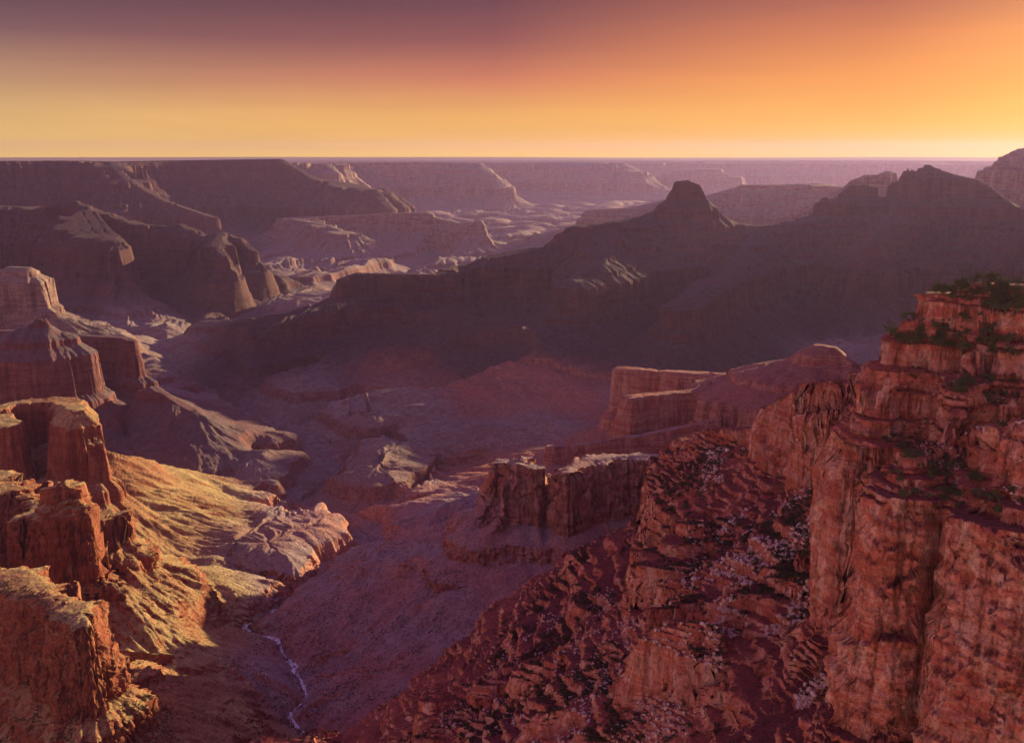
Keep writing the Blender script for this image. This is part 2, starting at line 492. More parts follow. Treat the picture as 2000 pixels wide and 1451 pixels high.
# loose rubble lying on the strata
HT = np.full(xs.size, -3000.0)
for sl, pts in TALUS:
    P = np.array([atz(*p) for p in pts])
    for a in range(len(P) - 1):
        d = P[a + 1, :2] - P[a, :2]
        t = np.clip(((xs - P[a, 0]) * d[0] + (ys - P[a, 1]) * d[1]) / (d @ d + 1e-9), 0, 1)
        dist = np.hypot(xs - P[a, 0] - t * d[0], ys - P[a, 1] - t * d[1])
        HT = np.maximum(HT, P[a, 2] + t * (P[a + 1, 2] - P[a, 2]) - sl * dist)
HT = np.maximum(HT, -1500).reshape(XC.shape)
# creek caps
cap = np.full(xs.size, 9999.0)
cdist = np.full(xs.size, 9999.0)
for pts in CREEKS:
    P = np.array([atz(*p) for p in pts])
    # meander
    Q = [P[0]]
    for a in range(len(P) - 1):
        for s in np.linspace(0, 1, 7)[1:]:
            Q.append(P[a] + (P[a + 1] - P[a]) * s)
    Q = np.array(Q)
    Lr = np.hypot(Q[:, 0], Q[:, 1])
    Q[1:-1, 0] += perlin(Q[1:-1, 0] / 160, Q[1:-1, 1] / 160, 91) * 40 * Lr[1:-1] / 2500
    Q[1:-1, 1] += perlin(Q[1:-1, 0] / 160, Q[1:-1, 1] / 160, 92) * 40 * Lr[1:-1] / 2500
    if pts is CREEKS[0]:
        MAIN = Q.copy()
    for a in range(len(Q) - 1):
        m = np.where((np.abs(xs - Q[a, 0]) < 1400) & (np.abs(ys - Q[a, 1]) < 1400))[0]
        X, Y = xs[m], ys[m]
        d = Q[a + 1, :2] - Q[a, :2]
        t = np.clip(((X - Q[a, 0]) * d[0] + (Y - Q[a, 1]) * d[1]) / (d @ d + 1e-9), 0, 1)
        dist = np.hypot(X - Q[a, 0] - t * d[0], Y - Q[a, 1] - t * d[1])
        zz = Q[a, 2] + t * (Q[a + 1, 2] - Q[a, 2])
        e = np.maximum(dist - 160, 0) / 90
        dw = np.maximum(dist - 9, 0)
        hc = zz + 150 * (1 - np.exp(-dw / 170)) + 60 * e * e
        cap[m] = np.minimum(cap[m], hc)
        cdist[m] = np.minimum(cdist[m], dist)
cap = cap.reshape(XC.shape)


def floor_h(x, y):
    r = np.hypot(x, y)
    h = -1112 + 80 * perlin(x / 900, y / 900, 3) + 60 * perlin(x / 420, y / 420, 4) - 45 * np.clip((r - 4500) / 4000, 0, 1)
    # far plateau beyond the canyon
    f = np.clip((r - 34500) / 3000, 0, 1)
    f = f * f * (3 - 2 * f)
    hp = -330 + 120 * np.clip((r - 34000) / 8000, 0, 1) + 30 * perlin(x / 9000, y / 9000, 5)
    return h + (hp - h) * f


def smax(a, b, k):
    h = np.clip(0.5 + 0.5 * (a - b) / k, 0, 1)
    return b + (a - b) * h + k * h * (1 - h)


hl0 = Sinv(u0)
own = np.where((HT > hl0) & (RR < 1500) & (XC > -420), NLF - 1, own)
hl0 = np.maximum(hl0, HT)
fl0 = floor_h(XC, YC)
h0 = smax(hl0, fl0, 40.0)
own = np.where(fl0 > hl0 + 1.0, np.where(RR > 33500, FARP, FLOOR), own)
cap = cap + 1200 * np.clip(1 - drop / 260, 0, 1) ** 2
h0 = -smax(-h0, -cap, 25.0)
# direction of the slope for the gullies
sm = smax(np.maximum(u0, -9e4) * 0.55, fl0 - 250, 60)
sm = np.minimum(h0, 1e5)
ru = np.where(u0 > -1e8, u0, S(-1300.0))
base = 0.5 * ru + 0.5 * (S(h0))
gr = np.gradient(base, axis=1) / np.gradient(RR, axis=1)
ga = np.gradient(base, axis=0) / (np.gradient(AZ, axis=0) * RR)


def box(a, n, axis):
    c = np.cumsum(np.concatenate([np.repeat(np.take(a, [0], axis), n + 1, axis), a, np.repeat(np.take(a, [-1], axis), n, axis)], axis), axis)
    L = a.shape[axis]
    hi = np.take(c, np.arange(2 * n + 1, 2 * n + 1 + L), axis)
    lo = np.take(c, np.arange(0, L), axis)
    return (hi - lo) / (2 * n + 1)


gr, ga = box(box(gr, 3, 0), 3, 1), box(box(ga, 3, 0), 3, 1)
gx = gr * np.sin(AZ) + ga * np.cos(AZ)
gy = gr * np.cos(AZ) - ga * np.sin(AZ)
gl = np.hypot(gx, gy) + 1e-6
gx, gy = gx / gl, gy / gl

# ---- full surface: coarse field plus gullies, joints and benches
ampL = np.array([L['amp'] for L in LF] + [1.0, 1.5], np.float32)
ampS = box(box(ampL[own], 4, 0), 4, 1)
ragL = np.array([L['rag'] for L in LF] + [0.3, 0.0], np.float32)
ragS = box(box(ragL[own], 1, 0), 1, 1)
U0 = np.where(u0 > -1e8, u0, S(-1900.0))
DROP, CAP = np.minimum(drop, 2000), np.minimum(cap, 3000)


class Surface:
    def __init__(self, fi, LR):
        """fi: column positions in the coarse field; LR: log distance per column and row"""
        n = LR.shape[1]
        self.A = azc_at(fi)[:, None] * np.ones((1, n))
        self.R = np.exp(LR)
        self.x, self.y, self.r = (self.R * np.sin(self.A)).ravel(), (self.R * np.cos(self.A)).ravel(), self.R.ravel()
        ci = np.repeat(fi, n)
        cj = (LR.ravel() - lr0) / (lr1 - lr0) * (NRC - 1)
        self.ia = np.clip(ci.astype(int), 0, NCC - 2)
        self.ja = np.clip(cj.astype(int), 0, NRC - 2)
        self.fa = (ci - self.ia).astype(np.float32)
        self.fb = (cj - self.ja).astype(np.float32)
        self.ow = own[np.clip((ci + .5).astype(int), 0, NCC - 1), np.clip((cj + .5).astype(int), 0, NRC - 1)]
        self.shape = LR.shape
        self.px = (self.r * 0.00058).astype(np.float32)      # size of a picture element on the ground

    def up(self, T):
        T = T.astype(np.float32)
        ia, ja, fa, fb = self.ia, self.ja, self.fa, self.fb
        return (T[ia, ja] * (1 - fa) + T[ia + 1, ja] * fa) * (1 - fb) + (T[ia, ja + 1] * (1 - fa) + T[ia + 1, ja + 1] * fa) * fb

    def lod(self, lam):
        return np.clip(lam / (3.0 * self.px) - 0.6, 0, 1)

    def build(self):
        x, y, r, lod, up, ow = self.x, self.y, self.r, self.lod, self.up, self.ow
        u, dr, cp = up(U0), up(DROP), up(CAP)
        tx, ty = up(-gy), up(gx)
        tl = np.hypot(tx, ty) + 1e-5
        tx /= tl
        ty /= tl
        self.tx, self.ty = tx, ty
        ampm, rag = up(ampS), up(ragS)
        cr0 = np.clip((dr - .005 * r) / (140 * np.clip(ampm, .15, 1.2)), 0.0, 1)
        crest = np.maximum(cr0, rag * np.clip(1 - (r - 3300) / 1200, 0, 1)).astype(np.float32)
        wx = perlin(x / 700, y / 700, 21) * 110
        wy = perlin(x / 700, y / 700, 22) * 110
        nu = (perlin(x / 1500, y / 1500, 11) * 190 + perlin(x / 620, y / 620, 12) * 75) * ampm * cr0 * np.where(r < 1300, .35, 1)
        er = np.zeros(x.size, np.float32)
        for lam, am, sd in ((620, .85, 31), (300, .6, 32), (130, .46, 33), (58, .28, 34), (26, .15, 35), (12, .07, 36)):
            q = lod(lam)
            m = np.where(q > 0)[0]
            e = erosion((x[m] + wx[m] * min(1, lam / 300)) / lam, (y[m] + wy[m] * min(1, lam / 300)) / lam, tx[m], ty[m], sd)
            e = 2.0 * np.clip((e + 1) * .5, 0, 1) ** .6 - 1.15
            er[m] += (e * am * q[m]).astype(np.float32)
        nu += er * 62 * np.clip(ampm * 1.5, .1, 1.6) * crest
        for lam, am, sd in ((240, 16, 41), (95, 8, 42), (40, 4, 43), (17, 2.0, 44), (7, 1.0, 45), (3, .5, 46)):
            q = lod(lam)
            m = np.where(q > 0)[0]
            nz = perlin(x[m] / lam, y[m] / lam, sd)
            nu[m] += nz * am * q[m] * np.clip(crest[m] * 1.6, .1 if lam < 60 else 0, 1) * (np.clip(ampm[m] * 2, .1, 1) if lam > 60 else 1)
        rough = np.zeros(x.size, np.float32)
        for lam, am, sd in ((60, 2.2, 51), (22, 1.0, 52), (9, .55, 53), (4, .35, 54), (1.8, .22, 55)):
            q = lod(lam)
            m = np.where(q > 0)[0]
            rough[m] += perlin(x[m] / lam, y[m] / lam, sd) * am * q[m]
        hland = np.minimum(Sinv(u + nu), up(zcr) + 1.0)
        hland = np.maximum(hland, up(HT) + er * np.where(r > 1500, 26, 4) + nu * .12)
        fh = floor_h(x, y)
        hn = er * 24 * np.clip(1 - (r - 20000) / 4000, 0.1, 1)
        h = smax(hland, fh + hn, 30.0)
        h = -smax(-h, -(cp + (er + 1.0) * 14), 18.0)
        h = h + rough * np.clip(crest + .25, 0, 1)
        # the inner ledge of the valley: a low cliff between gentler slopes
        hv = h + perlin(x / 260, y / 260, 65) * 9
        h = h + (np.interp(-hv, [1050, 1100, 1140, 1156, 1200, 1300], [-1050, -1092, -1122, -1168, -1203, -1300]) + hv * -1) * np.clip((-hv - 1050) / 30, 0, 1) * np.clip((r - 2350) / 200, 0, 1)
        # small benches on the near slopes
        nm_ = np.where((r < 1700) & (x > -420) & (ow < NLF))[0]
        hh = h[nm_]
        for P, sd in ((15.0, 81), (8.0, 83), (4.5, 82)):
            hv = (hh + perlin(x[nm_] / 240, y[nm_] / 240, sd) * 9 + perlin(x[nm_] / 30, y[nm_] / 30, sd + 4) * .8) / P
            q = hv - np.floor(hv)
            stp = np.clip((q - .62) / .22, 0, 1)
            stp = stp * stp * (3 - 2 * stp)
            am = np.clip(perlin(x[nm_] / 90 + 7, y[nm_] / 90, sd + 8) * 2.6 + .45, 0, 1)
            am = am * np.where((hh > -316) & (hh < -192), .12, 1)
            hh = hh + am * (stp - q) * P * .75
        h[nm_] = hh
        self.h = h
        self.crest = crest
        return h


def azc_at(fi):
    return np.interp(fi, np.arange(NCC), azc)


# ---- row spacing follows the picture
NC, NR = int(1650 * QUAL), int(2000 * QUAL)
lrc = np.log(rc)
S1 = Surface(np.arange(NCC).astype(float), np.repeat(lrc[None], NCC, 0))
h1 = S1.build().reshape(NCC, NRC)
EL = np.arctan2(h1, RR)
dE = np.abs(np.diff(EL, axis=1))
vis = EL[:, 1:] >= np.maximum.accumulate(EL, axis=1)[:, :-1] - 0.004
inview = (EL[:, 1:] > rad(-36)) & (EL[:, 1:] < rad(3))
wgt = dE * np.where(vis, 1.0, 0.22) * np.where(inview, 1.0, 0.05) * (1 + np.minimum(RR[:, 1:], 30000) / 12000) + 0.08 * (lr1 - lr0) / NRC * np.where(RR[:, 1:] < 300, .4, 1)
wgt = box(box(box(box(wgt, 5, 0), 5, 0), 4, 0), 1, 1)
cum = np.concatenate([np.zeros((NCC, 1)), np.cumsum(wgt, axis=1)], axis=1)
cum /= cum[:, -1:]
lrt = np.stack([np.interp(np.linspace(0, 1, NR), cum[i], lrc) for i in range(NCC)])       # (NCC, NR)
fc = np.linspace(0, NCC - 1, NC)
i0 = np.minimum(fc.astype(int), NCC - 2)
fr = (fc - i0)[:, None]
LR = lrt[i0] * (1 - fr) + lrt[i0 + 1] * fr
SF = Surface(fc, LR)
h = SF.build()
x, y, r, A, R, ow, tx, ty, up, lod = SF.x, SF.y, SF.r, SF.A, SF.R, SF.ow, SF.tx, SF.ty, SF.up, SF.lod


def blocks(px, py, pz, sd):
    """random step per cell of broken rock and a crack where cells meet"""
    ix, iy, iz = (np.floor(v - .5).astype(np.int64) for v in (px, py, pz))
    d1 = np.full(px.size, 9e9, np.float32)
    d2 = np.full(px.size, 9e9, np.float32)
    val = np.zeros(px.size, np.float32)
    for a in (0, 1):
        for b in (0, 1):
            for c in (0, 1):
                k = _hash(ix + a + (iz + c) * 7919, iy + b + (iz + c) * 104729, sd)
                f1 = (k & np.uint32(1023)).astype(np.float32) / 1023
                f2 = ((k >> np.uint32(10)) & np.uint32(1023)).astype(np.float32) / 1023
                f3 = ((k >> np.uint32(20)) & np.uint32(1023)).astype(np.float32) / 1023
                d = (px - ix - a - f1) ** 2 + (py - iy - b - f2) ** 2 + (pz - iz - c - f3) ** 2
                nb = d < d1
                d2 = np.where(nb, d1, np.minimum(d2, d))
                val = np.where(nb, (f1 + f2 * 7 + f3 * 13) % 1.0, val)
                d1 = np.where(nb, d, d1)
    return val - .5, np.sqrt(d2) - np.sqrt(d1)


# ledges and blocks on steep near rock: push the surface out and in along the contour normal
hg = h.reshape(NC, NR)
slope = np.abs(np.gradient(hg, axis=1) / np.gradient(R, axis=1)).ravel()
slope_a = np.abs(np.gradient(hg, axis=0) / (np.gradient(A, axis=0) * R)).ravel()
steep = np.clip((np.hypot(slope, slope_a) - 0.8) / 1.2, 0, 1)
m = np.where((r < 3600) & (steep > 0.02))[0]
if m.size:
    z = h[m]
    s = steep[m]
    nx, ny = -ty[m], tx[m]                  # points up the slope
    wz = z + perlin(x[m] / 60, y[m] / 60, 61) * 5
    o = np.zeros(m.size, np.float32)
    for lam, am, sd in ((90, 5, 70), (34, 2.6, 71), (14, 1.3, 72), (6, .8, 73), (2.6, .45, 74)):
        q = lod(lam)[m]
        # thin beds: noise squeezed in z
        o += perlin3(x[m] / (lam * 5), y[m] / (lam * 5), wz / (lam * .55), sd) * am * q * (0 if lam > 50 else .8)
        # upright joints and flutes
        o += (np.abs(perlin3(x[m] / lam, y[m] / lam, z / (lam * (5 if lam > 20 else 2.5)), sd + 5)) - .25) * am * np.where(r[m] < 1000, .9, 1.9) * q
    nb = np.where(r[m] < 2700)[0]
    mm = m[nb]
    wob = perlin3(x[mm] / 20, y[mm] / 20, z[nb] / 20, 88) * .5
    for lam, lz, am, sd in ((30, 38, 4.2, 101), (12, 9, 2.0, 102), (5, 3.4, .9, 103)):
        q = lod(lam)[mm]
        v, e = blocks(x[mm] / lam + wob, y[mm] / lam + wob, z[nb] / lz, sd)
        o[nb] += np.clip(r[mm] / 1100, 1, 2.2) * (v * 2 * am - np.clip(.16 - e, 0, .16) / .16 * am * .5) * q
    x[m] -= nx * o * s
    y[m] -= ny * o * s

TINT = {  # cliff a, b, c, talus a, b
    'near': ((.64, .18, .115), (.46, .09, .07), (.88, .52, .42), (.30, .07, .07), (.19, .045, .05)),
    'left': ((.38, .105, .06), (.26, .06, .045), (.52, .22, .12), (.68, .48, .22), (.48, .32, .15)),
    'mid': ((.42, .16, .11), (.30, .10, .08), (.52, .27, .18), (.27, .18, .16), (.20, .13, .12)),
    'dusk': ((.13, .05, .05), (.08, .035, .035), (.17, .085, .075), (.12, .075, .08), (.08, .05, .055)),  # shade of the backlit ridges put into the rock colour
    'butte': ((.58, .20, .14), (.42, .12, .09), (.72, .40, .30), (.52, .36, .35), (.38, .25, .25)),
    'terrace': ((.60, .20, .14), (.44, .12, .09), (.72, .40, .28), (.50, .23, .18), (.38, .15, .12)),
    'mesa_shade': ((.24, .085, .08), (.16, .055, .055), (.32, .15, .14), (.24, .165, .17), (.17, .11, .115)),  # dome mesa lies in shadow; its shade is put into these colours
    'far': ((.34, .18, .15), (.24, .12, .11), (.46, .31, .25), (.34, .29, .24), (.26, .22, .19)),
    'floor': ((.30, .13, .11), (.20, .085, .08), (.38, .21, .17), (.44, .35, .32), (.31, .235, .22))}
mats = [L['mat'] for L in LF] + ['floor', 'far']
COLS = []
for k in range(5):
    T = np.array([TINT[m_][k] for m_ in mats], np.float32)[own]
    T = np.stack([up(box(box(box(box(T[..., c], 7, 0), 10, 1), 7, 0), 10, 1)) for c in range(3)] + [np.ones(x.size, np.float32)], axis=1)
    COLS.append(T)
TNAMES = ('rock_main', 'rock_dark', 'rock_pale', 'soil_pale', 'soil_dark')
pass
VX = np.stack([x, y, h], axis=1).astype(np.float32)
idx = np.arange(NC * NR).reshape(NC, NR)
quads = np.stack([idx[:-1, :-1], idx[1:, :-1], idx[1:, 1:], idx[:-1, 1:]], axis=-1).reshape(-1, 4)
fown = ow[quads[:, 0]]


def mesh_from(name, V, Q):
    used, inv = np.unique(Q.ravel(), return_inverse=True)
    me = bpy.data.meshes.new(name)
    me.vertices.add(used.size)
    me.vertices.foreach_set('co', V[used].ravel())
    k = Q.shape[1]
    me.loops.add(inv.size)
    me.loops.foreach_set('vertex_index', inv.astype(np.int32).ravel())
    me.polygons.add(Q.shape[0])
    me.polygons.foreach_set('loop_start', np.arange(0, inv.size, k, dtype=np.int32))
    for nm_, T in zip(TNAMES, COLS):
        at_ = me.color_attributes.new(nm_, 'FLOAT_COLOR', 'POINT')
        at_.data.foreach_set('color', T[used].ravel())
    me.update(calc_edges=True)
    me.shade_smooth()
    return me


# ------------------------------------------------------------------ materials of the ground
def rock_material(name, stain, speck, speck_scale, speck_amt, band_scale=0.045, streak=0.16, bands=1.0, bump=2.5):
    mt = bpy.data.materials.new(name)
    mt.use_nodes = True
    t = NT(mt.node_tree)
    cliff_a, cliff_b, cliff_c, talus_a, talus_b = [t.n('ShaderNodeAttribute', _attribute_name=q).outputs['Color'] for q in TNAMES]
    g = t.n('ShaderNodeNewGeometry')
    pos = g.outputs['Position']
    sp = t.n('ShaderNodeSeparateXYZ')
    t.link(pos, sp.inputs[0])
    sn = t.n('ShaderNodeSeparateXYZ')
    t.link(g.outputs['Normal'], sn.inputs[0])
    nbig = t.noise(pos, 0.004, 5)
    nmid = t.noise(pos, 0.03, 6, .6)
    nfin = t.noise(pos, 0.35, 6, .65)
    # beds
    bv = t.vmul(pos, (0.0035, 0.0035, band_scale))
    beds = t.noise(bv, 1.0, 5, .65)
    rock = t.mix(t.mapr(beds, .30, .42, 1 - bands, 1), cliff_b, cliff_a)
    rock = t.mix(t.mapr(beds, .44, .5, 0, bands), rock, cliff_c)
    rock = t.mix(t.mapr(beds, .51, .56), rock, cliff_a)
    rock = t.mix(t.mapr(beds, .58, .7, 0, bands), rock, cliff_b)
    # upright streaks
    sv = t.vmul(pos, (streak, streak, streak * .06))
    stv = t.noise(sv, 1.0, 6, .65, .4)
    rock = t.mix(t.math('MULTIPLY', t.mapr(stv, .50, .68, 0, .85), t.mapr(nbig, .38, .62, .25, 1)), rock, stain)
    blot = t.noise(t.vmul(pos, (1, 1, .3)), streak * .5, 6, .62, .5)
    rock = t.mix(t.mapr(blot, .54, .62, 0, .7), rock, cliff_c)
    rock = t.mix(t.mapr(blot, .46, .36, 0, .6), rock, cliff_b)
    rock = t.mix(t.mapr(t.noise(t.vmul(pos, (streak * .5, streak * .5, streak * .05)), 1.0, 5, .6), .55, .75, 0, .6), rock, cliff_c)
    rock = t.mix(t.mapr(nfin, .3, .55, .55, 0), rock, stain)
    rock = t.mix(t.mapr(nfin, .58, .75, 0, .35), rock, cliff_c)
    tal = t.mix(t.mapr(nmid, .38, .62), talus_a, talus_b)
    tal = t.mix(t.mapr(nfin, .36, .5, .6, 0), tal, speck)
    tal = t.mix(t.mapr(nbig, .42, .6, 0, .5), tal, cliff_a)
    spn = t.noise(pos, speck_scale, 3, .6)
    spn2 = t.noise(pos, speck_scale * .33, 3, .6)
    sm_ = t.math('MULTIPLY', t.mapr(t.math('ADD', spn, t.math('MULTIPLY', spn2, .5)), .80, .88), speck_amt)
    tal = t.mix(sm_, tal, speck)
    nz = t.math('ADD', sn.outputs[2], t.math('MULTIPLY', t.math('SUBTRACT', nmid, .5), .35))
    col = t.mix(t.mapr(nz, .55, .80), rock, tal)
    bs = t.n('ShaderNodeBsdfPrincipled')
    t.link(col, bs.inputs['Base Color'])
    bs.inputs['Roughness'].default_value = .9
    bs.inputs['Specular IOR Level'].default_value = .15
    bp = t.n('ShaderNodeBump')
    bp.inputs['Strength'].default_value = 1.0
    bp.inputs['Distance'].default_value = bump
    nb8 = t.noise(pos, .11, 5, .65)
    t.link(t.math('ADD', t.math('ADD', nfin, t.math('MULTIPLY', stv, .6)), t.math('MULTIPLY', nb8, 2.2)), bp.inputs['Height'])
    hollow_shade = t.mapr(nb8, .35, .6, .45, 0)  # darkens hollows of the bump noise: cavity shade painted into the colour
    t.link(t.mix(hollow_shade, col, t.mix(.6, col, c4(.02, .012, .012))), bs.inputs['Base Color'])
    t.link(bp.outputs[0], bs.inputs['Normal'])
    o = t.n('ShaderNodeOutputMaterial')
    t.link(bs.outputs[0], o.inputs[0])
    return mt


c4 = lambda *a: (a[0], a[1], a[2], 1)
MATS = {
    'near': rock_material('red_sandstone', c4(.12, .045, .04), c4(.035, .035, .03), .5, .5, .09, .20, .4),
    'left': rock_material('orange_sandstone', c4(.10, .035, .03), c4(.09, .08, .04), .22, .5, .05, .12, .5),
    'dusk': rock_material('shade_dark_sandstone', c4(.07, .035, .035), c4(.05, .05, .045), .1, .4, .022, .03, .7),
    'butte': rock_material('red_butte_rock', c4(.14, .06, .055), c4(.10, .08, .07), .2, .5, .05, .09, .8),
    'terrace': rock_material('terraced_red_rock', c4(.15, .06, .05), c4(.09, .07, .06), .2, .5, .07, .09, 1.0),
    'mesa_shade': rock_material('shaded_mesa_rock', c4(.08, .04, .04), c4(.07, .06, .055), .2, .5, .04, .05, .7),
    'mid': rock_material('mauve_sandstone', c4(.12, .06, .06), c4(.08, .06, .05), .2, .5, .05, .07, .7),
    'far': rock_material('dusky_limestone', c4(.14, .08, .08), c4(.09, .08, .07), .05, .3, .03, .03),
    'floor': rock_material('valley_shale', c4(.12, .07, .07), c4(.09, .08, .06), .2, .5, .04, .06, .6),
}

for li in range(NLF + 2):
    Q = quads[fown == li]
    if Q.shape[0] == 0:
        continue
    if li == FLOOR:
        nm, lb, ct_, mt = 'canyon_floor', 'rolling shale hills and drainages of the canyon floor', 'valley', 'floor'
    elif li == FARP:
        nm, lb, ct_, mt = 'distant_plateau', 'pale level plateau along the horizon', 'plateau', 'far'
    else:
        L = LF[li]
        nm, lb, ct_, mt = L['name'], L['label'], L['cat'], L['mat']
    me = mesh_from(nm, VX, Q)
    me.materials.append(MATS[mt])
    o = bpy.data.objects.new(nm, me)
    C.objects.link(o)
    o['kind'] = 'structure'
    o['label'] = lb
    o['category'] = ct_

# ------------------------------------------------------------------ what stands on the ground
HG = VX[:, 2].reshape(NC, NR)
XG, YG = VX[:, 0].reshape(NC, NR), VX[:, 1].reshape(NC, NR)
RG = np.hypot(XG, YG)
ELG = np.arctan2(HG, RG)
OWG = ow.reshape(NC, NR)
LFI = {}
for i_, L in enumerate(LF):
    LFI.setdefault(L['name'], []).append(i_)
rng = np.random.default_rng(11)


def ground_at(px, py):
    """first ground point met by the ray through photograph pixel (px, py): point, upward normal part, owner"""
    d = ray(px, py)
    az = math.atan2(d[0], d[1])
    el = math.atan2(d[2], math.hypot(d[0], d[1]))
    i = int(np.clip(round(float(f_of_az(az)) * (NC - 1)), 1, NC - 2))
    j = int(np.argmax(ELG[i] >= el))
    if j < 2 or j > NR - 3:
        return None
    p = VX[i * NR + j].astype(float)
    a = VX[i * NR + j + 1] - VX[i * NR + j - 1]
    b = VX[(i + 1) * NR + j] - VX[(i - 1) * NR + j]
    n = np.cross(b, a).astype(float)
    n /= np.linalg.norm(n) + 1e-9
    return p, abs(n[2]), OWG[i, j]


def scatter(n, poly, owners=None, nzmin=.6, tries=40, clump=0.0):
    """up to n ground points seen inside the photograph polygon"""
    poly = np.array(poly, float)
    lo, hi = poly.min(0), poly.max(0)
    out = []
    for _ in range(n * tries):
        if len(out) >= n:
            break
        q = lo + (hi - lo) * rng.random(2)
        inside = False
        j = len(poly) - 1
        for i in range(len(poly)):
            if (poly[i, 1] > q[1]) != (poly[j, 1] > q[1]) and q[0] < (poly[j, 0] - poly[i, 0]) * (q[1] - poly[i, 1]) / (poly[j, 1] - poly[i, 1]) + poly[i, 0]:
                inside = not inside
            j = i
        if not inside:
            continue
        g = ground_at(*q)
        if g is None or g[1] < nzmin:
            continue
        if owners is not None and g[2] not in owners:
            continue
        if clump:
            c_ = perlin(np.array([g[0][0] / clump]), np.array([g[0][1] / clump]), 77)[0] + .5 * perlin(np.array([g[0][0] / clump * 3]), np.array([g[0][1] / clump * 3]), 78)[0]
            if c_ < .05 + .25 * (rng.random() - .5):
                continue
        out.append(g[0])
    return out


def leaf_cloud(seed, n, rx, rz, leaf, clumps):
    """small leaf faces grouped in clumps through the crown's volume"""
    g = np.random.default_rng(seed)
    cc = g.normal(size=(clumps, 3)) * np.array([rx, rx, rz]) * .55
    cc[:, 2] = np.abs(cc[:, 2]) * .9 + rz * .25
    cs = g.uniform(.25, .5, clumps) * rx
    k = g.integers(0, clumps, n)
    p = g.normal(size=(n, 3))
    p /= np.linalg.norm(p, axis=1)[:, None]
    p = cc[k] + p * (cs[k] * g.uniform(.5, 1.05, n))[:, None] * np.array([1, 1, .8])
    p[:, 2] = np.maximum(p[:, 2], .05)
    a = g.normal(size=(n, 3))
    a /= np.linalg.norm(a, axis=1)[:, None]
    b = np.cross(a, g.normal(size=(n, 3)))
    b /= np.linalg.norm(b, axis=1)[:, None] + 1e-9
    s_ = (leaf * g.uniform(.6, 1.3, n))[:, None]
    V = np.stack([p - a * s_, p + b * s_ * .6, p + a * s_, p - b * s_ * .6], axis=1).reshape(-1, 3)
    Q = np.arange(4 * n).reshape(n, 4)
    return V, Q


def raw_mesh(name, V, Q, mat, smooth=False):
    me = bpy.data.meshes.new(name)
    me.vertices.add(len(V))
    me.vertices.foreach_set('co', np.asarray(V, np.float32).ravel())
    k = Q.shape[1]
    me.loops.add(Q.size)
    me.loops.foreach_set('vertex_index', Q.astype(np.int32).ravel())
    me.polygons.add(len(Q))
    me.polygons.foreach_set('loop_start', np.arange(0, Q.size, k, dtype=np.int32))
    me.update(calc_edges=True)
    if smooth:
        me.shade_smooth()
    else:
        me.shade_flat()
    me.materials.append(mat)
    return me


def limb(V, Q, p, q, r0, r1, n=6):
    p, q = np.array(p, float), np.array(q, float)
    d = (q - p) / np.linalg.norm(q - p)
    a = np.cross(d, [0.3, 1, 0.2])
    a /= np.linalg.norm(a)
    b = np.cross(d, a)
    k = len(V)
    for c, rr_ in ((p, r0), (q, r1)):
        for i in range(n):
            w_ = 2 * math.pi * i / n
            V.append(c + (a * math.cos(w_) + b * math.sin(w_)) * rr_)
    for i in range(n):
        j = (i + 1) % n
        Q.append((k + i, k + j, k + n + j, k + n + i))


def leaf_material(name, c1, c2, c3):
    mt = bpy.data.materials.new(name)
    mt.use_nodes = True
    t = NT(mt.node_tree)
    g = t.n('ShaderNodeNewGeometry')
    oi = t.n('ShaderNodeObjectInfo')
    nz = t.noise(g.outputs['Position'], .8, 3, .6)
    col = t.mix(t.mapr(nz, .35, .65), c1, c2)
    col = t.mix(t.math('MULTIPLY', oi.outputs['Random'], .6), col, c3)
    bs = t.n('ShaderNodeBsdfPrincipled')
    t.link(col, bs.inputs['Base Color'])
    bs.inputs['Roughness'].default_value = .8
    bs.inputs['Specular IOR Level'].default_value = .2
    o_ = t.n('ShaderNodeOutputMaterial')
    t.link(bs.outputs[0], o_.inputs[0])
    return mt


M_JUN = leaf_material('juniper_green', c4(.07, .09, .035), c4(.12, .125, .05), c4(.09, .075, .035))
M_SCRUB = leaf_material('scrub_olive', c4(.06, .06, .03), c4(.12, .11, .05), c4(.05, .04, .03))
M_BARK = leaf_material('grey_bark', c4(.16, .11, .08), c4(.22, .16, .12), c4(.12, .08, .06))


def stone_material(name, c1, c2, c3):
    mt = bpy.data.materials.new(name)
    mt.use_nodes = True
    t = NT(mt.node_tree)
    g = t.n('ShaderNodeNewGeometry')
    oi = t.n('ShaderNodeObjectInfo')
    nz = t.noise(g.outputs['Position'], .6, 6, .65)
    col = t.mix(t.mapr(nz, .35, .65), c1, c2)
    col = t.mix(oi.outputs['Random'], col, c3)
    bs = t.n('ShaderNodeBsdfPrincipled')
    t.link(col, bs.inputs['Base Color'])
    bs.inputs['Roughness'].default_value = .85
    bp = t.n('ShaderNodeBump')
    bp.inputs['Strength'].default_value = .6
    bp.inputs['Distance'].default_value = .3
    t.link(t.noise(g.outputs['Position'], 1.5, 6, .7), bp.inputs['Height'])
    t.link(bp.outputs[0], bs.inputs['Normal'])
    o_ = t.n('ShaderNodeOutputMaterial')
    t.link(bs.outputs[0], o_.inputs[0])
    return mt


M_STONE = stone_material('pale_sandstone_rubble', c4(.66, .46, .40), c4(.50, .29, .25), c4(.72, .60, .57))

